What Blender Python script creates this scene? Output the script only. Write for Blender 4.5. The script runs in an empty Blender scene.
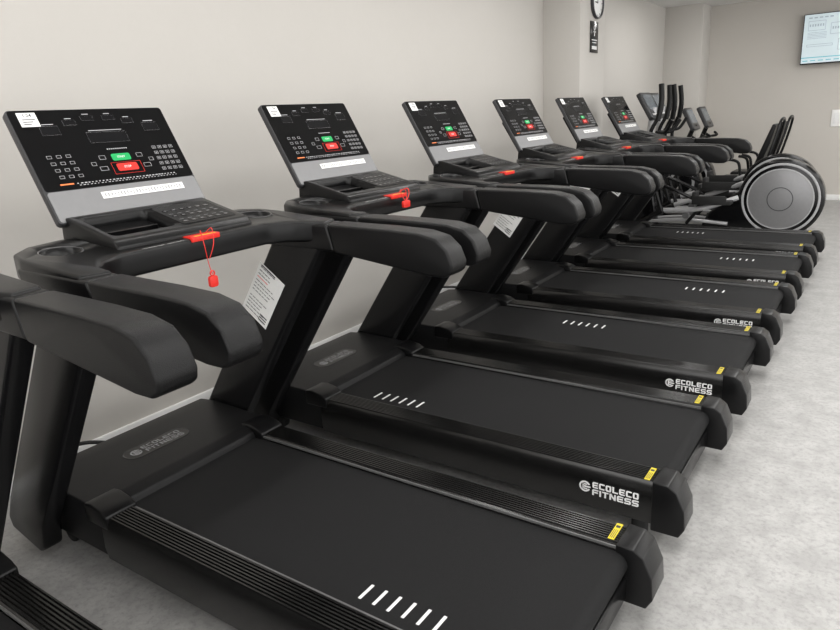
import bpy, bmesh, math, random
from mathutils import Vector, Matrix
random.seed(7)
S=bpy.context.scene
COL=S.collection
try:
    S.view_settings.view_transform='Standard'
    S.view_settings.look='None'
except Exception: pass

# ------------------------------------------------------------ materials
def mat(name,col,rough=.5,metal=0.0,var=0.06,scale=40,bump=0.0,bscale=300,emit=0.0,coat=0.0,spec=0.5):
    m=bpy.data.materials.new(name); m.use_nodes=True
    nt=m.node_tree; b=nt.nodes['Principled BSDF']
    tc=nt.nodes.new('ShaderNodeTexCoord')
    n=nt.nodes.new('ShaderNodeTexNoise'); n.inputs['Scale'].default_value=scale; n.inputs['Detail'].default_value=3
    nt.links.new(tc.outputs['Object'],n.inputs['Vector'])
    r=nt.nodes.new('ShaderNodeValToRGB')
    r.color_ramp.elements[0].position=.3; r.color_ramp.elements[1].position=.7
    r.color_ramp.elements[0].color=tuple(max(0,c*(1-var)) for c in col)+(1,)
    r.color_ramp.elements[1].color=tuple(c*(1+var) for c in col)+(1,)
    nt.links.new(n.outputs['Fac'],r.inputs['Fac']); nt.links.new(r.outputs['Color'],b.inputs['Base Color'])
    b.inputs['Roughness'].default_value=rough; b.inputs['Metallic'].default_value=metal
    b.inputs['Specular IOR Level'].default_value=spec
    if coat: b.inputs['Coat Weight'].default_value=coat; b.inputs['Coat Roughness'].default_value=.08
    if bump:
        n2=nt.nodes.new('ShaderNodeTexNoise'); n2.inputs['Scale'].default_value=bscale; n2.inputs['Detail'].default_value=2
        nt.links.new(tc.outputs['Object'],n2.inputs['Vector'])
        bp=nt.nodes.new('ShaderNodeBump'); bp.inputs['Strength'].default_value=bump; bp.inputs['Distance'].default_value=.002
        nt.links.new(n2.outputs['Fac'],bp.inputs['Height']); nt.links.new(bp.outputs['Normal'],b.inputs['Normal'])
    if emit:
        nt.links.new(r.outputs['Color'],b.inputs['Emission Color']); b.inputs['Emission Strength'].default_value=emit
    return m
M={}
M['plastic']=mat('black_plastic',(.0042,.0042,.0045),.28,bump=.12,bscale=600,spec=.28)
M['grip']=mat('grip_rubber',(.0042,.0042,.0045),.32,bump=.5,bscale=450,spec=.24)
M['hood']=mat('hood_plastic',(.008,.008,.0084),.38,bump=.2,bscale=900,spec=.2)
M['gloss']=mat('gloss_black',(.0045,.0045,.005),.16,spec=.45)
M['alu']=mat('black_aluminium',(.060,.0595,.059),.22,metal=.9,var=.03)
M['edge']=mat('bright_rail_edge',(.20,.20,.20),.4,metal=.6,var=.03)
M['rim']=mat('holder_rim',(.09,.09,.092),.25,metal=.4,var=.03)
M['belt']=mat('belt_rubber',(.0145,.0145,.015),.65,bump=.7,bscale=900,var=.3,scale=420,spec=.12)
M['steel']=mat('painted_steel',(.0052,.0052,.0056),.26,spec=.26)
M['frame']=mat('console_grey',(.055,.055,.058),.34,metal=.4,var=.03)
M['plate']=mat('console_silver',(.24,.24,.245),.42,metal=.3,var=.02)
M['glass']=mat('console_glass',(.003,.003,.0035),.08,spec=.32)
M['window']=mat('display_window',(.006,.006,.007),.15,spec=.3)
M['white']=mat('white_print',(.80,.80,.80),.5,var=.02)
M['dimwhite']=mat('panel_white_print',(.42,.42,.43),.5,var=.02)
M['ink']=mat('dark_ink',(.03,.03,.035),.6)
M['softink']=mat('small_ink',(.12,.12,.13),.6)
M['grey']=mat('grey_print',(.22,.22,.225),.5)
M['red']=mat('red_plastic',(.66,.02,.012),.4,emit=.06)
M['green']=mat('green_button',(.0,.36,.09),.4,emit=.08)
M['yellow']=mat('yellow_label',(.70,.56,.02),.5)
M['orange']=mat('orange_print',(.8,.2,.05),.5)
M['silver']=mat('silver_shell',(.46,.46,.47),.35,metal=.3,var=.03)
M['disc']=mat('pale_grey_disc',(.25,.25,.255),.34,metal=.3,var=.03)
M['rubber']=mat('rubber',(.010,.010,.010),.7)
M['chrome']=mat('chrome',(.6,.6,.6),.2,metal=1)
M['paper']=mat('paper',(.84,.84,.83),.6,var=.02,emit=.03)  # faint glow added so white sheets stay bright on shaded faces
M['screen']=mat('tv_picture',(.60,.70,.74),.4,emit=.32,var=.06,scale=3)
M['cyan']=mat('tv_cyan',(.16,.48,.56),.4,emit=.3)
M['tvgrey']=mat('tv_grey',(.36,.44,.50),.4,emit=.3)
M['clock']=mat('clock_face',(.78,.78,.77),.4,var=.02)
M['display']=mat('small_display',(.16,.18,.20),.2,var=.2)

def surface(name,c1,c2,c3,rough,s1,s2,bump,bscale,lo=.52,hi=.72,mxv=.5):
    m=bpy.data.materials.new(name); m.use_nodes=True
    nt=m.node_tree; b=nt.nodes['Principled BSDF']; tc=nt.nodes.new('ShaderNodeTexCoord')
    def noise(s,d):
        n=nt.nodes.new('ShaderNodeTexNoise'); n.inputs['Scale'].default_value=s; n.inputs['Detail'].default_value=d
        n.inputs['Roughness'].default_value=.7
        nt.links.new(tc.outputs['Object'],n.inputs['Vector']); return n
    a=noise(s1,10); d=noise(s2,6)
    r=nt.nodes.new('ShaderNodeValToRGB'); r.color_ramp.elements[0].color=c1+(1,); r.color_ramp.elements[1].color=c2+(1,)
    r.color_ramp.elements[0].position=.38; r.color_ramp.elements[1].position=.62
    nt.links.new(a.outputs['Fac'],r.inputs['Fac'])
    mx=nt.nodes.new('ShaderNodeMixRGB'); mx.inputs['Color2'].default_value=c3+(1,)
    mr=nt.nodes.new('ShaderNodeMapRange'); mr.inputs['From Min'].default_value=lo; mr.inputs['From Max'].default_value=hi; mr.inputs['To Max'].default_value=mxv
    nt.links.new(d.outputs['Fac'],mr.inputs['Value']); nt.links.new(mr.outputs['Result'],mx.inputs['Fac'])
    nt.links.new(r.outputs['Color'],mx.inputs['Color1']); nt.links.new(mx.outputs['Color'],b.inputs['Base Color'])
    b.inputs['Roughness'].default_value=rough
    n2=noise(bscale,3); bp=nt.nodes.new('ShaderNodeBump'); bp.inputs['Strength'].default_value=bump; bp.inputs['Distance'].default_value=.002
    nt.links.new(n2.outputs['Fac'],bp.inputs['Height']); nt.links.new(bp.outputs['Normal'],b.inputs['Normal'])
    return m
M['floor']=surface('floor_stone',(.315,.311,.303),(.410,.405,.396),(.225,.222,.216),.42,9,50,.12,160,.47,.66,.65)
M['wall']=surface('wall_paper',(.550,.528,.495),(.561,.539,.506),(.542,.52,.487),.8,1.5,30,.3,350)
M['wallfar']=surface('wall_far_paper',(.54,.512,.473),(.551,.523,.484),(.532,.504,.465),.8,1.5,30,.3,350)
M['ceil']=surface('ceiling_paint',(.74,.735,.725),(.76,.755,.745),(.74,.735,.725),.9,2,30,.2,200)
M['base']=mat('baseboard_paint',(.86,.86,.85),.4,var=.02)

# ------------------------------------------------------------ geometry helpers
def finish(bm,bevel=0,seg=2,ang=30):
    bmesh.ops.remove_doubles(bm,verts=bm.verts,dist=1e-6)
    bmesh.ops.recalc_face_normals(bm,faces=bm.faces)
    if bevel:
        es=[e for e in bm.edges if len(e.link_faces)==2 and e.calc_face_angle(0)>math.radians(ang)]
        bmesh.ops.bevel(bm,geom=es,offset=bevel,offset_type='OFFSET',segments=seg,profile=.5,affect='EDGES',clamp_overlap=True)
        bmesh.ops.recalc_face_normals(bm,faces=bm.faces)
    return bm
def obj(name,bm,m,parent=None,off=(0,0,0),bevel=0,seg=2,ang=30):
    finish(bm,bevel,seg,ang)
    if off!=(0,0,0): bmesh.ops.translate(bm,vec=off,verts=bm.verts)
    me=bpy.data.meshes.new(name); bm.to_mesh(me); bm.free()
    for p in me.polygons: p.use_smooth=True
    me.set_sharp_from_angle(angle=math.radians(38))
    me.materials.append(m)
    o=bpy.data.objects.new(name,me); COL.objects.link(o)
    if parent: o.parent=parent
    return o
def B(): return bmesh.new()
def box(bm,x0,x1,y0,y1,z0,z1,mtx=None):
    vs=[bm.verts.new((x,y,z)) for x in(x0,x1) for y in(y0,y1) for z in(z0,z1)]
    for f in((0,1,3,2),(4,6,7,5),(0,4,5,1),(2,3,7,6),(0,2,6,4),(1,5,7,3)): bm.faces.new([vs[i] for i in f])
    if mtx: bmesh.ops.transform(bm,matrix=mtx,verts=vs)
    return vs
def prism(bm,pts,axis,d0,d1,mtx=None):
    """pts 2D; axis 'y': pts=(x,z); 'z': pts=(x,y); 'x': pts=(y,z)"""
    def P(p,d):
        return {'y':(p[0],d,p[1]),'z':(p[0],p[1],d),'x':(d,p[0],p[1])}[axis]
    a=[bm.verts.new(P(p,d0)) for p in pts]; b=[bm.verts.new(P(p,d1)) for p in pts]
    n=len(pts); bm.faces.new(a); bm.faces.new(b[::-1])
    for i in range(n): bm.faces.new((a[i],a[(i+1)%n],b[(i+1)%n],b[i]))
    if mtx: bmesh.ops.transform(bm,matrix=mtx,verts=a+b)
    return a+b
def cyl(bm,c,r,h,axis='z',seg=24,r2=None):
    r2=r if r2 is None else r2
    m=Matrix.Translation(c)
    if axis=='y': m=m@Matrix.Rotation(math.pi/2,4,'X')
    if axis=='x': m=m@Matrix.Rotation(math.pi/2,4,'Y')
    bmesh.ops.create_cone(bm,cap_ends=True,segments=seg,radius1=r,radius2=r2,depth=h,matrix=m)
def ring(bm,c,ro,ri,h,axis='z',seg=32,mtx=None):
    vs=[]
    R=[]
    for k in range(seg):
        t=2*math.pi*k/seg; row=[]
        for (r,d) in((ri,-h/2),(ro,-h/2),(ro,h/2),(ri,h/2)):
            a,b=r*math.cos(t),r*math.sin(t)
            p={'z':(a,b,d),'y':(a,d,b),'x':(d,a,b)}[axis]
            v=bm.verts.new((c[0]+p[0],c[1]+p[1],c[2]+p[2])); row.append(v); vs.append(v)
        R.append(row)
    for k in range(seg):
        a=R[k];b=R[(k+1)%seg]
        for j in range(4): bm.faces.new((a[j],a[(j+1)%4],b[(j+1)%4],b[j]))
    if mtx: bmesh.ops.transform(bm,matrix=mtx,verts=vs)
def tube(bm,pts,r,seg=10,smooth=True):
    pts=[Vector(p) for p in pts]
    if smooth and len(pts)>2:
        out=[]; n=len(pts)
        for i in range(n-1):
            p0=pts[max(i-1,0)];p1=pts[i];p2=pts[i+1];p3=pts[min(i+2,n-1)]
            for k in range(6):
                t=k/6
                out.append(.5*((2*p1)+(-p0+p2)*t+(2*p0-5*p1+4*p2-p3)*t*t+(-p0+3*p1-3*p2+p3)*t**3))
        out.append(pts[-1]); pts=out
    rows=[]; up=None
    for i,p in enumerate(pts):
        t=(pts[min(i+1,len(pts)-1)]-pts[max(i-1,0)]).normalized()
        if up is None:
            up=Vector((0,0,1)) if abs(t.z)<.9 else Vector((1,0,0))
        s=t.cross(up).normalized(); up=s.cross(t).normalized()
        rr=r[min(i,len(r)-1)] if isinstance(r,(list,tuple)) else r
        rows.append([bm.verts.new(p+(s*math.cos(2*math.pi*k/seg)+up*math.sin(2*math.pi*k/seg))*rr) for k in range(seg)])
    for a,b in zip(rows,rows[1:]):
        for k in range(seg): bm.faces.new((a[k],a[(k+1)%seg],b[(k+1)%seg],b[k]))
    bm.faces.new(rows[0][::-1]); bm.faces.new(rows[-1])
def text_bm(bm,body,size,mtx,bold=0.0,ext=.0006,spacing=1.0,align='CENTER',wide=1.0):
    cu=bpy.data.curves.new('t','FONT'); cu.body=body; cu.size=size; cu.extrude=ext; cu.offset=bold
    cu.align_x=align; cu.align_y='CENTER'; cu.space_character=spacing; cu.resolution_u=3
    o=bpy.data.objects.new('t',cu); COL.objects.link(o)
    dg=bpy.context.evaluated_depsgraph_get(); dg.update()
    me=bpy.data.meshes.new_from_object(o.evaluated_get(dg))
    me.transform(mtx@Matrix.Diagonal((wide,1,1,1))); bm.from_mesh(me)
    bpy.data.objects.remove(o); bpy.data.curves.remove(cu); bpy.data.meshes.remove(me)
def frame(o,x,y,z):
    m=Matrix.Identity(4)
    for i,a in enumerate((x,y,z)):
        for j in range(3): m[j][i]=a[j]
    for j in range(3): m[j][3]=o[j]
    return m
def block_text(bm,word,w,h,gap,t,mtx,ext=.0010):
    """wide squared heavy lettering, centred at the origin of mtx"""
    th=t*.80
    widths={'I':t}
    tot=sum(widths.get(ch,w) for ch in word)+gap*(len(word)-1)
    x=-tot/2; y0=-h/2; y1=h/2
    k=min(w,h)*.16
    for ch in word:
        W=widths.get(ch,w)
        def P(pts): prism(bm,[(x+p[0],p[1]) for p in pts],'z',0,ext,mtx)
        if ch=='I': P([(0,y0),(W,y0),(W,y1),(0,y1)])
        elif ch=='L': P([(0,y0),(W,y0),(W,y0+th),(t,y0+th),(t,y1),(0,y1)])
        elif ch=='T': P([(0,y1-th),(W/2-t/2,y1-th),(W/2-t/2,y0),(W/2+t/2,y0),(W/2+t/2,y1-th),(W,y1-th),(W,y1),(0,y1)])
        elif ch in 'EF':
            pts=[(k,y1),(W,y1),(W,y1-th),(t,y1-th),(t,th*.5),(W*.92,th*.5),(W*.92,-th*.5),(t,-th*.5)]
            if ch=='E': pts+=[(t,y0+th),(W,y0+th),(W,y0),(k,y0),(0,y0+k),(0,y1-k)]
            else: pts+=[(t,y0),(0,y0),(0,y1-k)]
            P(pts)
        elif ch=='C': P([(k,y1),(W-k*.5,y1),(W,y1-k*.5),(W,y1-th),(t,y1-th),(t,y0+th),(W,y0+th),(W,y0+k*.5),(W-k*.5,y0),(k,y0),(0,y0+k),(0,y1-k)])
        elif ch=='O':
            P([(k,y1),(W/2,y1),(W/2,y1-th),(t,y1-th),(t,y0+th),(W/2,y0+th),(W/2,y0),(k,y0),(0,y0+k),(0,y1-k)])
            P([(W-k,y1),(W,y1-k),(W,y0+k),(W-k,y0),(W/2,y0),(W/2,y0+th),(W-t,y0+th),(W-t,y1-th),(W/2,y1-th),(W/2,y1)])
        elif ch=='N': P([(0,y0),(t,y0),(t,y1-h*.42),(W-t,y0),(W,y0),(W,y1),(W-t,y1),(W-t,y0+h*.42),(t,y1),(0,y1)])
        elif ch=='S': P([(k,y1),(W,y1),(W,y1-th),(t,y1-th),(t,th*.5),(W-k,th*.5),(W,th*.5-k),(W,y0+k),(W-k,y0),(0,y0),(0,y0+th),(W-t,y0+th),(W-t,-th*.5),(k,-th*.5),(0,-th*.5+k),(0,y1-k)])
        x+=W+gap
def thing(name,label,cat,loc,group=None):
    o=bpy.data.objects.new(name,None); o.empty_display_size=.1; COL.objects.link(o); o.location=loc
    o['label']=label;o['category']=cat
    if group:o['group']=group
    return o
def tag(o,label,cat,group=None):
    o['label']=label;o['category']=cat
    if group:o['group']=group
    return o
def struct(o): o['kind']='structure'; return o
def dup(o,parent=None):
    c=o.copy(); COL.objects.link(c)
    if parent: c.parent=parent
    for ch in list(o.children): dup(ch,c)
    return c
def cutout(o,cb,off):
    cut=obj('cutter',cb,M['plastic'],None,off)
    root=o
    while root.parent: root=root.parent
    cut.location=root.location
    md=o.modifiers.new('b','BOOLEAN'); md.object=cut; md.solver='EXACT'
    bpy.context.view_layer.update()
    dg=bpy.context.evaluated_depsgraph_get(); dg.update()
    me=bpy.data.meshes.new_from_object(o.evaluated_get(dg)); o.modifiers.clear(); o.data=me
    bpy.data.objects.remove(cut)

# ------------------------------------------------------------ room
H=2.70; WX=-2.87; FY=11.0
b=B(); box(b,WX-.1,6,-4,FY+.1,-.08,0); struct(obj('floor',b,M['floor']))
b=B(); box(b,WX-.1,6,-4,FY+.1,H,H+.08); struct(obj('ceiling',b,M['ceil']))
b=B(); box(b,WX-.1,WX,-4,FY+.1,0,H); struct(obj('wall_left',b,M['wall']))
b=B(); box(b,WX,6,FY,FY+.1,0,H); struct(obj('wall_far',b,M['wallfar']))
b=B(); box(b,WX,-2.50,6.36,7.01,0,H); struct(obj('wall_column',b,M['wall'],bevel=.004))
b=B(); box(b,WX,-2.36,10.5,FY,0,H); struct(obj('wall_corner_column',b,M['wall'],bevel=.004))
b=B(); box(b,WX,WX+.018,-4,6.36,0,.082); struct(obj('baseboard_left',b,M['base'],bevel=.003))
b=B(); box(b,WX,WX+.018,7.01,10.5,0,.082); struct(obj('baseboard_left_rear',b,M['base'],bevel=.003))
b=B(); box(b,-2.36,6,FY-.016,FY,0,.075); struct(obj('baseboard_far',b,M['base'],bevel=.003))
b=B(); box(b,-2.50,-2.486,6.36,7.01,0,.075); box(b,WX,-2.5,6.346,6.36,0,.075); struct(obj('baseboard_column',b,M['base']))

# ------------------------------------------------------------ treadmill
OX=(1.45,0,0)
PB=Vector((-2.055,0,1.165)); VD=Vector((-.499,0,.866)); ND=Vector((.866,0,.499)); UD=Vector((0,1,0)); PL=.392
PM=frame(PB,UD,VD,ND)      # panel frame: local (u,v,w)
def pu(U): return -.274+.548*U
def pv(V): return PL*(1-V*.93)
def prect(bm,U0,U1,V0,V1,w0=.003,w1=.0042):
    box(bm,pu(U0),pu(U1),pv(V1),pv(V0),w0,w1,PM)
def pout(bm,U0,U1,V0,V1,t=.0012,w0=.003,w1=.0042):
    u0,u1,v0,v1=pu(U0),pu(U1),pv(V1),pv(V0)
    box(bm,u0,u1,v0,v0+t,w0,w1,PM);box(bm,u0,u1,v1-t,v1,w0,w1,PM)
    box(bm,u0,u0+t,v0,v1,w0,w1,PM);box(bm,u1-t,u1,v0,v1,w0,w1,PM)
def rrect(x0,x1,y0,y1,r,n=5):
    pts=[]
    for cx,cy,a0 in((x1-r,y0+r,-90),(x1-r,y1-r,0),(x0+r,y1-r,90),(x0+r,y0+r,180)):
        for k in range(n+1):
            t=math.radians(a0+90*k/n); pts.append((cx+r*math.cos(t),cy+r*math.sin(t)))
    return pts
def arc_band(bm,ro,ri,a0,a1,mtx,h=.0010,n=14):
    pts=[(ro*math.cos(math.radians(a0+(a1-a0)*k/n)),ro*math.sin(math.radians(a0+(a1-a0)*k/n))) for k in range(n+1)]
    pts+=[(ri*math.cos(math.radians(a1+(a0-a1)*k/n)),ri*math.sin(math.radians(a1+(a0-a1)*k/n))) for k in range(n+1)]
    prism(bm,pts,'z',0,h,mtx)
def emblem(bm,mtx,r):
    arc_band(bm,r,r*.72,28,332,mtx)
    box(bm,-r*.30,r*.98,-r*.13,r*.13,0,.0010,mtx)
    box(bm,-r*.44,-r*.14,-r*.52,r*.52,0,.0010,mtx)
    box(bm,-r*.44,r*.42,r*.31,r*.54,0,.0010,mtx); box(bm,-r*.44,r*.42,-r*.54,-r*.31,0,.0010,mtx)

def make_treadmill(label):
    t=thing('treadmill',label,'treadmill',(-1.45,0,0),'row of matching black treadmills')
    # chassis
    b=B(); box(b,-2.4,-.47,-.36,.36,.075,.15); obj('chassis',b,M['steel'],t,OX,.008)
    # hood
    b=B(); prism(b,[(-2.47,.09),(-2.47,.215),(-2.43,.260),(-2.34,.270),(-2.02,.262),(-1.975,.244),(-1.96,.20),(-1.96,.09)],'y',-.385,.385)
    hood=obj('motor_hood',b,M['hood'],t,OX,.008,3,20)
    b=B(); m=frame((-2.205,.0,.2667),UD,(-.9997,0,.025),(.025,0,.9997))
    prism(b,rrect(-.138,.138,-.046,.046,.045,8),'z',-.002,.0010,m); pl=obj('badge_plate',b,M['gloss'],hood,OX)
    b=B(); arc=rrect(-.138,.138,-.046,.046,.045,8); inn=rrect(-.1355,.1355,-.0435,.0435,.0425,8)
    vo=[b.verts.new(m@Vector((p[0],p[1],.0016))) for p in arc]; vi=[b.verts.new(m@Vector((p[0],p[1],.0016))) for p in inn]
    for k in range(len(arc)): b.faces.new((vo[k],vo[(k+1)%len(arc)],vi[(k+1)%len(arc)],vi[k]))
    obj('badge_rim',b,M['rim'],pl,OX)
    b=B(); m2=m@Matrix.Translation((0,0,.0010))
    block_text(b,'ECOLECO',.0195,.023,.0048,.0042,m2@Matrix.Translation((.025,.0160,0)),.0006)
    block_text(b,'FITNESS',.0219,.023,.0048,.0042,m2@Matrix.Translation((.025,-.0160,0)),.0006)
    emblem(b,m2@Matrix.Translation((-.090,0,0)),.022)
    obj('badge_lettering',b,M['grey'],pl,OX)
    # shoulders
    for s in(-1,1):
        b=B(); y0,y1=sorted((s*.278,s*.389))
        prism(b,[(-2.05,.20),(-2.05,.264),(-2.01,.270),(-1.955,.260),(-1.925,.246),(-1.925,.20)],'y',y0,y1)
        obj('rail_shoulder',b,M['plastic'],t,OX,.006,3,20)
    # belt
    pts=[(-1.99,.222)]
    for k in range(9):
        a=math.radians(90-180*k/8); pts.append((-.505+.036*math.cos(a),.186+.036*math.sin(a)))
    pts.append((-1.99,.15)); b=B(); prism(b,pts,'y',-.282,.282); obj('running_belt',b,M['belt'],t,OX)
    # side rails
    for s in(-1,1):
        pr=[(.386,.085),(.392,.13),(.390,.19),(.384,.226),(.379,.238)]
        n=8
        for k in range(n):
            y=.378-.0108*k
            pr+=[(y,.2365),(y-.0012,.2425),(y-.0060,.2425),(y-.0072,.2365)]
        pr+=[(.288,.233),(.283,.215),(.283,.085)]
        b=B(); prism(b,[(s*y,z) for y,z in pr],'x',-1.96,-.50)
        rl=obj('side_rail',b,M['alu'],t,OX)
        b=B(); y0,y1=sorted((s*.2835,s*.2885)); box(b,-1.93,-.505,y0,y1,.228,.2355)
        obj('rail_edge',b,M['edge'],rl,OX)
        b=B(); y0,y1=sorted((s*.300,s*.3835)); box(b,-.535,-.517,y0,y1,.242,.2437)
        wl=obj('warning_label',b,M['yellow'],rl,OX)
        b=B()
        box(b,-.532,-.520,y0+.060,y0+.072,.2435,.2443)
        for k in range(3): box(b,-.532+.005*k,-.5302+.005*k,y0+.006,y0+.050,.2435,.2443)
        obj('warning_print',b,M['ink'],wl,OX)
        b=B(); yy=s*.3925
        m=frame((-.642,yy,.163),(1,0,0),(0,0,1),(0,-1,0)) if s<0 else frame((-.642,yy,.163),(-1,0,0),(0,0,1),(0,1,0))
        block_text(b,'ECOLECO',.0195,.0225,.0036,.0060,m@Matrix.Translation((.016,.0140,0)),.0014)
        block_text(b,'FITNESS',.0219,.0225,.0036,.0060,m@Matrix.Translation((.016,-.0138,0)),.0014)
        emblem(b,m@Matrix.Translation((-.090,.001,0)),.0205)
        obj('rail_lettering',b,M['white'],rl,OX)
        # end cap
        y0,y1=sorted((s*.278,s*.397)); b=B()
        prism(b,[(-.505,.246),(-.455,.243),(-.428,.225),(-.402,.165),(-.397,.10),(-.415,.066),(-.505,.066)],'y',y0,y1)
        obj('end_cap',b,M['plastic'],t,OX,.004,3,15)
    # feet
    for x in(-2.3,-.56):
        for s in(-1,1):
            b=B()
            if x>-1: cyl(b,(x,s*.32,.0375),.028,.075,'z'); obj('foot',b,M['rubber'],t,OX,.004)
            else: cyl(b,(x,s*.32,.037),.037,.04,'y'); obj('transport_wheel',b,M['rubber'],t,OX,.006)
    # uprights
    for s in(-1,1):
        y0,y1=sorted((s*.392,s*.458)); b=B()
        prism(b,[(-2.46,.075),(-2.28,.035),(-2.24,.06),(-2.215,.15),(-1.62,1.0),(-1.87,1.0),(-2.42,.22),(-2.475,.12)],'y',y0,y1)
        up=obj('upright',b,M['steel'],t,OX,.012,3,20)
    d=Vector((.575,0,.818)); w=Vector((.818,0,-.575))
    m=frame((-1.945,.389,.785),w,d,(0,-1,0)); b=B()
    box(b,-.072,.072,-.118,.118,0,.0015,m); sh=obj('instruction_sheet',b,M['paper'],t,OX)
    b=B()
    for k in range(14):
        if k in(3,8): continue
        v=.105-.0155*k; e=random.uniform(-.01,.055)
        x=-.060
        while x<e:
            l=random.uniform(.008,.022); box(b,x,min(x+l,.062),v-.0028,v,.0015,.0021,m); x+=l+.004
    for k in range(3): box(b,.020,.060,-.105+.012*k,-.100+.012*k,.0015,.0022,m)
    box(b,-.060,.02,.108,.113,.0015,.0022,m)
    obj('sheet_print',b,M['ink'],sh,OX)
    b=B(); box(b,-.060,.0,.0575,.060,.0015,.0022,m); obj('red_print',b,M['red'],sh,OX)
    # arms: rigid base and textured grip with a seam between
    for s in(-1,1):
        y0,y1=sorted((s*.390,s*.484)); b=B()
        prism(b,[(-1.93,1.082),(-1.585,1.0775),(-1.560,.982),(-1.9,.990)],'y',y0,y1)
        obj('arm_base',b,M['plastic'],t,OX,.010,3,32)
        b=B(); y0,y1=sorted((s*.389,s*.485))
        prism(b,[(-1.582,1.0785),(-1.32,1.073),(-1.20,1.067),(-1.135,1.052),(-1.095,1.018),(-1.076,.972),(-1.082,.945),(-1.105,.930),(-1.16,.930),(-1.5,.973),(-1.557,.980)],'y',y0,y1)
        obj('arm_rest',b,M['grip'],t,OX,.009,4,32)
    # tray with cup holders and crossbar
    pts=[(-2.05,-.30),(-2.03,-.40),(-1.98,-.46),(-1.90,-.480),(-1.62,-.480),(-1.60,-.40),(-1.68,-.385),(-1.735,-.34),(-1.760,-.27),(-1.760,.27),(-1.735,.34),(-1.68,.385),(-1.60,.40),(-1.62,.480),(-1.90,.480),(-1.98,.46),(-2.03,.40),(-2.05,.30)]
    b=B(); prism(b,pts,'z',1.012,1.086)
    for v in b.verts:
        v.co.z+=max(0,(-1.70-v.co.x))*.10
    tr=obj('console_tray',b,M['plastic'],t,OX,.010,3,40)
    cb=B()
    for s in(-1,1): cyl(cb,(-1.905,s*.365,1.13),.055,.19,'z',40)
    cutout(tr,cb,OX)
    for s in(-1,1):
        b=B(); m=Matrix.Translation((-1.905,s*.365,1.1068))@Matrix.Rotation(math.radians(5.7),4,'Y')
        ring(b,(0,0,0),.060,.055,.004,'z',40,m); obj('cup_holder',b,M['rim'],tr,OX,.0015)
    # centre pod: slopes from the panel's lower edge down to the crossbar
    b=B()
    prism(b,[(-2.10,1.07),(-2.09,1.178),(-2.045,1.180),(-1.82,1.122),(-1.80,1.102),(-1.80,1.07)],'y',-.255,.255)
    pod=obj('centre_pod',b,M['plastic'],t,OX,.008,3,25)
    cb=B(); mp=frame((-1.9325,0,1.151),UD,(-.9684,0,.2496),(.2496,0,.9684))
    prism(cb,rrect(-.232,-.01,-.085,.085,.022),'z',-.032,.05,mp)
    cutout(pod,cb,OX)
    b=B(); prism(b,rrect(-.205,-.03,-.015,-.005,.004,3),'z',-.032,-.016,mp); obj('tray_rib',b,M['plastic'],pod,OX)
    b=B(); prism(b,rrect(.01,.230,-.09,.085,.014),'z',-.004,.0012,mp); kp=obj('keypad',b,M['hood'],pod,OX)
    b2=B()
    for i in range(6):
        for j in range(3):
            u=.024+.033*i; v=-.074+.053*j
            b=B(); prism(b,rrect(u,u+.020,v,v+.015,.004,3),'z',.001,.0020,mp); obj('keypad_key',b,M['gloss'],kp,OX)
            box(b2,u+.005,u+.015,v+.006,v+.0085,.0020,.0028,mp)
            if j<2: box(b2,u+.002,u+.018,v+.027,v+.029,.0012,.0020,mp)
    obj('keypad_print',b2,M['grey'],kp,OX)
    # crossbar stickers
    b=B(); zz=1.0908
    box(b,-1.788,-1.768,-.200,-.125,zz,zz+.0018); box(b,-1.788,-1.768,-.115,-.055,zz,zz+.0018)
    st=obj('bar_sticker',b,M['paper'],tr,OX)
    b=B()
    for k in range(6): box(b,-1.783,-1.773,-.195+.011*k,-.189+.011*k,zz+.0016,zz+.0024)
    for k in range(5): box(b,-1.783,-1.773,-.110+.010*k,-.104+.010*k,zz+.0016,zz+.0024)
    obj('sticker_print',b,M['ink'],st,OX)
    b=B(); prism(b,rrect(-1.806,-1.754,-.035,.075,.006,3),'z',1.082,1.0985); rt=obj('key_socket',b,M['red'],tr,OX,.002)
    b=B(); box(b,-1.766,-1.758,-.02,.060,1.098,1.0993); obj('socket_print',b,M['yellow'],rt,OX)
    # console
    b=B(); prism(b,rrect(-.276,.276,-.004,PL,.014),'z',-.026,0,PM)
    con=obj('console',b,M['frame'],t,OX,.004,3,40)
    b=B(); prism(b,[(-.2,-.035),(.2,-.035),(.22,.25),(-.22,.25)],'z',-.064,-.024,PM); obj('rear_cover',b,M['plastic'],con,OX,.012)
    b=B(); prism(b,rrect(-.271,.271,.001,.104,.010),'z',0,.0022,PM); obj('silver_plate',b,M['plate'],con,OX)
    b=B(); prism(b,rrect(-.271,.271,.107,PL-.004,.010),'z',0,.003,PM); gl=obj('console_glass',b,M['glass'],con,OX)
    WIN=((.14,.25,.17,.26),(.29,.37,.12,.17),(.41,.49,.08,.13),(.55,.63,.08,.13),(.67,.75,.12,.17),(.80,.91,.17,.26),(.40,.66,.25,.36))
    for r in WIN:
        b=B(); prect(b,*r); obj('display_window',b,M['window'],gl,OX)
    b=B()
    for r in WIN: pout(b,*r,t=.0008)
    for r in((.405,.445,.49,.53),(.38,.43,.60,.64),(.34,.37,.55,.585),(.655,.695,.49,.53),(.675,.725,.60,.64),(.73,.76,.545,.58)): pout(b,*r,t=.0009)
    for i in range(3):
        for j in range(4): pout(b,.10+.056*i+.006*j,.128+.056*i+.006*j,.455+.065*j,.483+.065*j,t=.0009)
    for i in range(4):
        for j in range(5): pout(b,.79+.042*i,.816+.042*i,.43+.058*j,.460+.058*j,t=.0009)
    for i in range(4):
        for j in range(5): prect(b,.797+.042*i,.809+.042*i,.442+.058*j,.448+.058*j)
    for k in range(30):
        prect(b,.20+.0225*k,.20+.0225*k+random.uniform(.008,.017),.730,.739)
        prect(b,.21+.0225*k,.21+.0225*k+random.uniform(.006,.014),.750,.756)
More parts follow.
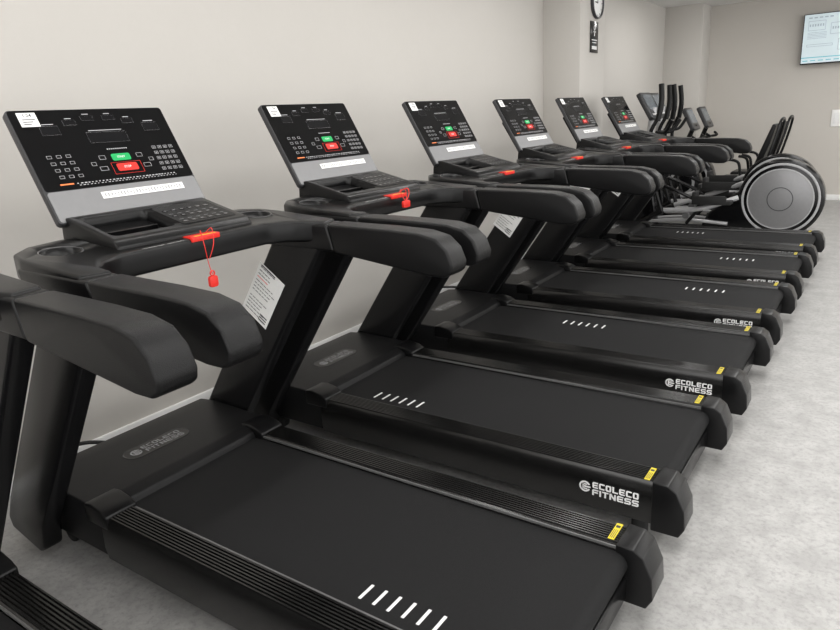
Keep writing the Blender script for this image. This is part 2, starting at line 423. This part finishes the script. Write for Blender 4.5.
    for k in range(10): prect(b,.48+.014*k,.488+.014*k,.425,.435)
    for k in range(7): prect(b,WIN[k][0]+.02,WIN[k][1]-.02,WIN[k][2]-.020,WIN[k][2]-.014)
    obj('panel_print',b,M['dimwhite'],gl,OX)
    b=B(); prism(b,rrect(pu(.485),pu(.610),pv(.552),pv(.482),.006,3),'z',.003,.0045,PM); g=obj('start_button',b,M['green'],gl,OX); g['label']='green start button'
    b=B(); text_bm(b,'START',.010,PM@Matrix.Translation((pu(.5475),pv(.5165),.0047)),.0001,.0003); obj('start_lettering',b,M['white'],gl,OX)
    b=B(); prism(b,rrect(pu(.490),pu(.630),pv(.660),pv(.584),.006,3),'z',.003,.0045,PM); g=obj('stop_button',b,M['red'],gl,OX); g['label']='red stop button'
    b=B(); text_bm(b,'STOP',.011,PM@Matrix.Translation((pu(.560),pv(.622),.0047)),.0001,.0003); obj('stop_lettering',b,M['white'],gl,OX)
    b=B(); pout(b,.460,.660,.570,.688,t=.0009); obj('red_outline',b,M['red'],gl,OX)
    b=B(); prect(b,.10,.18,.727,.740); obj('orange_mark',b,M['orange'],gl,OX)
    # caution strip on the silver plate, corner sticker
    b=B(); prect(b,.31,.88,.842,.908,.002,.0036); cs=obj('caution_strip',b,M['paper'],con,OX)
    b=B()
    for k in range(26):
        u=.325+.0208*k; a=.860; h=.030
        q=(k*7)%5
        if q!=1: prect(b,u,u+.014,a+.002,a+.006,.0034,.0040)
        if q!=3: prect(b,u+.001,u+.013,a+.013,a+.017,.0034,.0040)
        if q in(0,2,3): prect(b,u,u+.014,a+h-.005,a+h-.001,.0034,.0040)
        prect(b,u+.006,u+.008,a,a+h,.0034,.0040)
    obj('caution_print',b,M['softink'],cs,OX)
    b=B(); prect(b,.05,.155,.035,.17,.002,.0046); cs=obj('corner_sticker',b,M['paper'],con,OX)
    b=B(); text_bm(b,'1.24',.017,PM@Matrix.Translation((pu(.1025),pv(.062),.0048)),.0002,.0003)
    for k in range(3): prect(b,.068,.140-.015*k,.098+.022*k,.106+.022*k,.0045,.0052)
    obj('sticker_lettering',b,M['ink'],cs,OX)
    return t

LB=['black treadmill cut off at the left edge, only one arm and rail corner showing',
    'nearest complete black treadmill, its full console and hanging red key in view',
    'black treadmill right behind the nearest complete one, bunched red cord on its crossbar',
    'black treadmill third among the complete ones, its console before the blank wall',
    'black treadmill fourth among the complete ones, its console near the wall column',
    'black treadmill second from the far end, in front of the column',
    'farthest black treadmill of the row, next to the elliptical trainers']
T=[make_treadmill(LB[1])]
Y0=1.3308; P=1.05
for i in range(6): T.append(dup(T[0]))
order=[0,-1,1,2,3,4,5]
lab={-1:LB[0],0:LB[1],1:LB[2],2:LB[3],3:LB[4],4:LB[5],5:LB[6]}
marks={-1:(-1.2,-.2),0:(-.893,-.21),1:(-1.666,-.20),2:(-1.349,.12),3:(-.915,.10),4:(-.90,.08),5:(-1.5,.1)}
dx={0:-.004,1:-.010}
b=B(); box(b,-.0046,.0046,-.030,.030,0,.0006); dash0=obj('belt_dash',b,M['white']); dmesh=dash0.data; bpy.data.objects.remove(dash0)
for o,k in zip(T,order):
    o.location=(-1.45+dx.get(k,0),Y0+k*P,0); o['label']=lab[k]
    mx,my=marks[k]
    belt=[c for c in o.children if c.name.startswith('running_belt')][0]
    for q in range(6):
        d=bpy.data.objects.new('belt_dash',dmesh); COL.objects.link(d); d.parent=belt
        d.location=(mx-.115+.046*q+1.45,my,.2222)

# ------------------------------------------------------------ safety keys
def key(y,label,long):
    t=thing('safety_key',label,'safety key',(-1.738,y,1.102),'red safety keys on the crossbars')
    b=B()
    if long:
        tube(b,[(-.03,-.01,0.001),(-.012,-.022,.012),(.008,-.03,-.03),(.006,-.022,-.09),(.008,-.015,-.125)],.0013,6)
        tube(b,[(-.03,.01,0.001),(-.01,.02,.015),(.010,.004,-.03),(.008,-.018,-.075)],.0013,6)
    else:
        tube(b,[(-.03,0,0.003),(0,.02,.02),(.015,.015,0),(.012,-.01,-.03),(-.006,-.02,.012),(-.015,.015,.014)],.0022,6)
        tube(b,[(-.03,.0,0.003),(-.01,.02,.015),(.01,.0,-.02),(.01,-.022,-.05)],.0018,6)
    obj('cord',b,M['red'],t)
    b=B()
    if long:
        prism(b,rrect(-.032,.000,-.166,-.130,.008,3),'x',.002,.014); ring(b,(.008,-.015,-.122),.010,.006,.005,'x',16)
    else: prism(b,rrect(-.03,.02,-.06,-.030,.008,3),'x',.004,.016)
    obj('clip',b,M['red'],t,bevel=.002)
key(Y0+.015,'red safety clip hanging on its cord below the nearest complete crossbar',True)
key(Y0+P+.02,'red safety cord bunched on the crossbar of the second complete treadmill',False)

# ------------------------------------------------------------ power cords
def cord(pts,label):
    b=B(); tube(b,pts,.008,8); cyl(b,(pts[0][0],pts[0][1],pts[0][2]),.018,.03,'x',16)
    o=obj('power_cord',b,M['rubber']); tag(o,label,'power cord','black power cords by the wall')
cord([(-2.835,1.235,.085),(-2.76,1.21,.13),(-2.66,1.20,.19),(-2.56,1.25,.22),(-2.486,1.34,.19)],'short black power cord looping from the wall beside the nearest complete treadmill')
cord([(-2.835,3.92,.12),(-2.76,3.95,.18),(-2.66,4.02,.20),(-2.56,4.12,.19),(-2.486,4.2,.16)],'short black power cord looping from the wall behind the middle treadmills')

# ------------------------------------------------------------ elliptical trainers
EX=(1.6,0,0)
def make_elliptical(label):
    t=thing('elliptical_trainer',label,'elliptical trainer',(-1.6,0,0),'elliptical trainers beyond the treadmills')
    b=B(); box(b,-2.35,-.7,-.04,.04,.04,.12); box(b,-2.36,-2.28,-.30,.30,.0,.09); box(b,-.72,-.64,-.27,.27,.0,.09)
    obj('base_frame',b,M['steel'],t,EX,.012)
    CZ=.425; pts=[]
    for k in range(33):
        a=math.radians(-100+ (270)*k/32); pts.append((-.88+.395*math.cos(a),CZ+.395*math.sin(a)))
    pts+=[(-1.40,.40),(-1.56,.26),(-1.62,.12),(-1.48,.05)]
    b=B(); prism(b,pts,'y',-.072,.072); h=obj('drive_housing',b,M['gloss'],t,EX,.022,4,40)
    for s in(-1,1):
        b=B(); ring(b,(-.88,s*.074,CZ),.358,.336,.010,'y',64); obj('silver_ring',b,M['silver'],h,EX,.002)
        b=B(); cyl(b,(-.88,s*.076,CZ),.305,.012,'y',56); dsc=obj('side_disc',b,M['disc'],h,EX,.003)
        b=B(); ring(b,(-.88,s*.082,CZ),.305,.294,.004,'y',56); obj('disc_rim',b,M['silver'],dsc,EX,.001)
        b=B(); ring(b,(-.88,s*.082,CZ),.120,.112,.004,'y',40); obj('disc_inner_ring',b,M['frame'],dsc,EX,.001)
    b=B(); tube(b,[(-2.2,0,.1),(-2.24,0,.7),(-2.2,0,1.38)],[.055]*7+[.04]*7,12); obj('mast',b,M['silver'],t,EX)
    b=B(); prism(b,[(-2.42,.06),(-2.1,.06),(-2.14,.45),(-2.2,.62),(-2.3,.62),(-2.4,.4)],'y',-.07,.07); obj('mast_shroud',b,M['gloss'],t,EX,.02,3)
    m=frame((-2.16,0,1.30),UD,(-.5,0,.866),(.866,0,.5)); b=B()
    prism(b,rrect(-.19,.19,-.04,.28,.03),'z',-.05,0,m); c=obj('console',b,M['frame'],t,EX,.008)
    b=B(); prism(b,rrect(-.15,.15,.07,.25,.012),'z',0,.003,m); obj('display',b,M['display'],c,EX)
    for k in range(5):
        b=B(); box(b,-.13+.055*k,-.10+.055*k,.0,.02,0,.006,m); obj('console_key',b,M['white'],c,EX)
    for s in(-1,1):
        b=B(); tube(b,[(-1.98,s*.30,.30),(-2.12,s*.30,.75),(-2.14,s*.30,1.1),(-2.04,s*.27,1.35),(-2.06,s*.24,1.6)],.020,10)
        a=obj('moving_handle',b,M['steel'],t,EX)
        b=B(); tube(b,[(-2.07,s*.285,1.24),(-2.045,s*.265,1.42),(-2.06,s*.24,1.61)],.028,10); obj('handle_grip',b,M['grip'],a,EX)
        b=B(); tube(b,[(-2.14,s*.06,1.12),(-2.03,s*.13,1.12),(-1.95,s*.16,1.24)],.018,10); obj('fixed_handle',b,M['grip'],t,EX)
        b=B(); tube(b,[(-1.98,s*.22,.30),(-1.6,s*.22,.38+s*.05),(-1.26,s*.12,.50+s*.06)],.026,10); fb=obj('foot_bar',b,M['silver'],t,EX)
        b=B(); tube(b,[(-2.25,s*.12,.15),(-1.8,s*.12,.19),(-1.35,s*.10,.16)],.018,8); obj('track_rail',b,M['silver'],t,EX)
        b=B(); tube(b,[(-2.12,s*.26,.62),(-1.86,s*.25,.52),(-1.66,s*.22,.42)],.018,8); obj('side_link',b,M['steel'],t,EX)
        b=B(); tube(b,[(-1.75,s*.17,.16),(-1.62,s*.19,.33)],.018,8,False); obj('roller_arm',b,M['steel'],t,EX)
        b=B(); cyl(b,(-1.77,s*.12,.24),.035,.04,'y',20); obj('roller',b,M['disc'],t,EX)
        z0=.43+s*.05
        b=B(); box(b,-1.66,-1.30,s*.22-.08,s*.22+.08,z0,z0+.04); box(b,-1.68,-1.64,s*.22-.08,s*.22+.08,z0,z0+.13); box(b,-1.66,-1.34,s*.22-.085,s*.22-.07,z0,z0+.09)
        obj('foot_pedal',b,M['rubber'],fb,EX,.01)
        b=B(); tube(b,[(-2.3,s*.2,.12),(-1.98,s*.25,.30)],.03,8,False); obj('link_arm',b,M['steel'],t,EX)
    return t
e1=make_elliptical('nearer elliptical trainer with full silver and grey drive wheel, beside the last treadmill'); e1.location=(-1.6,7.75,0)
e2=dup(e1); e2.location=(-1.71,8.48,0); e2['label']='farther elliptical trainer, its drive wheel mostly hidden behind the nearer one'

# ------------------------------------------------------------ recumbent bikes
def make_bike(label):
    t=thing('recumbent_bike',label,'exercise bike',(-1.6,0,0),'recumbent exercise bikes near the far wall')
    b=B(); box(b,-2.3,-.85,-.05,.05,.07,.16); box(b,-2.3,-2.22,-.28,.28,.0,.10); box(b,-.92,-.84,-.28,.28,.0,.10); obj('base_frame',b,M['steel'],t,EX,.012)
    b=B(); prism(b,[(-2.2,.12),(-1.75,.12),(-1.66,.3),(-1.74,.55),(-1.88,.72),(-2.08,.70),(-2.25,.4)],'y',-.09,.09); h=obj('drive_housing',b,M['gloss'],t,EX,.025,3,20)
    for s in(-1,1):
        b=B(); ring(b,(-1.93,s*.098,.42),.16,.13,.01,'y',32); obj('silver_ring',b,M['silver'],h,EX)
        b=B(); tube(b,[(-1.93,s*.11,.42),(-1.93+s*.08,s*.12,.42+s*.14)],.014,8,False); c=obj('crank_arm',b,M['chrome'],t,EX)
        b=B(); box(b,-1.99+s*.08,-1.87+s*.08,s*.17-.05,s*.17+.05,.42+s*.14-.015,.42+s*.14+.015); obj('pedal',b,M['rubber'],c,EX,.006)
    b=B(); tube(b,[(-1.97,0,.66),(-1.92,0,.9),(-1.83,0,1.14)],.03,10); obj('mast',b,M['steel'],t,EX)
    m=frame((-1.79,0,1.08),UD,(-.45,0,.893),(.893,0,.45)); b=B()
    prism(b,rrect(-.17,.17,0,.30,.03),'z',-.05,0,m); c=obj('console',b,M['frame'],t,EX,.008)
    b=B(); prism(b,rrect(-.14,.14,.09,.27,.012),'z',0,.003,m); obj('display',b,M['display'],c,EX)
    b=B(); tube(b,[(-1.80,-.26,1.0),(-1.76,-.2,.96),(-1.86,0,.95),(-1.76,.2,.96),(-1.80,.26,1.0)],.017,8); obj('front_handle',b,M['grip'],t,EX)
    b=B(); box(b,-1.45,-.95,-.04,.04,.16,.40); obj('seat_post',b,M['steel'],t,EX,.02)
    b=B(); box(b,-1.48,-1.08,-.22,.22,.42,.50); obj('seat_cushion',b,M['grip'],t,EX,.03,3)
    b=B(); prism(b,[(-1.12,.56),(-1.06,.55),(-.99,.72),(-.93,.90),(-.88,1.10),(-.92,1.12),(-1.0,.90),(-1.05,.76)],'y',-.19,.19); br=obj('backrest',b,M['grip'],t,EX,.018,3,25)
    b=B(); tube(b,[(-1.10,-.17,.44),(-.97,-.21,.64),(-.88,-.20,.95),(-.84,-.15,1.15),(-.84,.15,1.15),(-.88,.20,.95),(-.97,.21,.64),(-1.10,.17,.44)],.016,8); obj('backrest_frame',b,M['steel'],br,EX)
    for s in(-1,1):
        b=B(); tube(b,[(-1.12,s*.20,.45),(-1.2,s*.28,.5),(-1.24,s*.28,.68),(-1.34,s*.28,.72)],.017,8); obj('side_handle',b,M['grip'],t,EX)
    return t
r1=make_bike('nearer recumbent exercise bike, its tall black backrest rising behind the drive wheels'); r1.location=(-1.87,9.25,0)
r2=dup(r1); r2.location=(-1.87,10.03,0); r2['label']='farther recumbent exercise bike, closest to the corner of the far wall'

# ------------------------------------------------------------ wall things
t=thing('television','flat television showing a pale blue picture high on the far wall','television',(-.61,10.91,1.81))
m=frame((0,0,0),(1,0,0),(0,0,1),(0,-1,0))
b=B(); box(b,-.56,.56,0,.63,-.01,.03,m); tvb=obj('casing',b,M['plastic'],t,bevel=.005)
b=B(); box(b,-.550,.550,.016,.620,.028,.032,m); sc=obj('screen',b,M['screen'],t)
b=B()
for k in range(12): box(b,-.53+.09*k,-.47+.09*k,.040,.052,.0315,.0335,m)
box(b,-.55,.55,.080,.092,.0315,.0335,m)
obj('cyan_band',b,M['cyan'],sc)
b=B()
for (x0,x1,y0,y1) in((-.50,-.30,.42,.54),(-.24,-.05,.36,.50),(-.50,-.20,.22,.25),(-.14,.1,.16,.30),(.02,.25,.42,.53),(.3,.5,.2,.48)):
    box(b,x0,x1,y0,y0+.005,.0315,.0335,m);box(b,x0,x1,y1-.005,y1,.0315,.0335,m);box(b,x0,x0+.005,y0,y1,.0315,.0335,m);box(b,x1-.005,x1,y0,y1,.0315,.0335,m)
for k in range(6): box(b,-.485+.030*k,-.470+.030*k,.47,.50,.0315,.0335,m); box(b,-.22+.028*k,-.205+.028*k,.42,.45,.0315,.0335,m)
for k in range(5): box(b,-.50+.06*k,-.46+.06*k,.57,.585,.0315,.0335,m); box(b,-.50,-.28,.32+.018*k,.325+.018*k,.0315,.0335,m)
obj('diagram_lines',b,M['tvgrey'],sc)
b=B(); box(b,-.2,.2,.15,.5,-.088,-.01,m); obj('wall_bracket',b,M['steel'],t)

t=thing('wall_clock','round white wall clock at the top of the column','clock',(-2.498,6.75,2.37))
b=B(); ring(b,(.015,0,0),.145,.130,.03,'x',48); obj('clock_rim',b,M['frame'],t,bevel=.003)
b=B(); cyl(b,(.008,0,0),.132,.014,'x',48); f=obj('clock_face',b,M['clock'],t)
b=B(); box(b,.0155,.018,-.004,.004,-.01,.09); obj('minute_hand',b,M['ink'],t)
b=B(); box(b,.0155,.018,-.06,.01,-.005,.005); obj('hour_hand',b,M['ink'],t)
for k in range(12):
    b=B(); a=2*math.pi*k/12; cyl(b,(.0155,.112*math.cos(a),.112*math.sin(a)),.006,.002,'x',6)
    obj('hour_mark',b,M['ink'],f)
t=thing('wall_sign','small black sign with white figure below the clock','sign',(-2.498,6.70,1.92))
b=B(); box(b,0,.008,-.10,.10,0,.28); bd=obj('sign_board',b,M['gloss'],t,bevel=.002)
b=B(); ring(b,(.0085,0,.225),.022,.012,.002,'x',20); box(b,.008,.0095,-.010,.010,.15,.20); box(b,.008,.0095,-.035,.035,.183,.193)
box(b,.008,.0095,-.07,.07,.11,.118); box(b,.008,.0095,-.055,.055,.088,.094); box(b,.008,.0095,-.065,.065,.03,.06)
obj('sign_print',b,M['white'],bd)
t=thing('wall_switch','white switch plate on the far wall at the right edge','switch',(-.66,10.999,1.10))
b=B(); box(b,-.075,.075,-.012,0,-.11,.11); obj('plate',b,M['paper'],t,bevel=.004)
b=B(); box(b,-.05,-.005,-.016,-.01,-.07,.07); obj('rocker',b,M['white'],t,bevel=.002)
b=B(); box(b,.005,.05,-.016,-.01,-.07,.07); obj('rocker',b,M['white'],t,bevel=.002)

# ------------------------------------------------------------ lights
w=bpy.data.worlds.new('World'); S.world=w; w.use_nodes=True
w.node_tree.nodes['Background'].inputs[0].default_value=(1,.99,.975,1); w.node_tree.nodes['Background'].inputs[1].default_value=2.6
def area(x,y,sx,sy,e,z=2.66):
    l=bpy.data.lights.new('ceiling_or_fill_light','AREA'); l.shape='RECTANGLE'; l.size=sx; l.size_y=sy; l.energy=e; l.color=(1,.985,.965)
    o=bpy.data.objects.new('ceiling_or_fill_light',l); COL.objects.link(o); o.location=(x,y,z)
for y in(-1.2,1.2,3.6,6.0,8.6): area(-.10,y,1.0,2.0,32)
for y in(-1.0,1.6,4.2,6.8,9.4): area(2.4,y,1.2,2.0,30)
for y in(-1.4,0.2,1.8,3.4,5.0): area(-1.98,y,.10,1.4,9)  # added fill strips, unseen: wash the left wall and draw highlights on the machines
area(-1.98,8.8,.10,1.4,11)  # one more added fill strip for the wall past the column

# ------------------------------------------------------------ camera
yaw,pitch,roll,f=.6134,.2873,-.0553,671.0
F=Vector((-math.sin(yaw)*math.cos(pitch),math.cos(yaw)*math.cos(pitch),-math.sin(pitch)))
R0=Vector((math.cos(yaw),math.sin(yaw),0)); U0=R0.cross(F)
R=R0*math.cos(roll)+U0*math.sin(roll); U=-R0*math.sin(roll)+U0*math.cos(roll)
cd=bpy.data.cameras.new('camera'); cam=bpy.data.objects.new('camera',cd); COL.objects.link(cam)
cd.sensor_width=36; cd.lens=f/840*36; cd.clip_start=.05
cam.matrix_world=frame((0,0,1.42),R,U,-F)
S.camera=cam
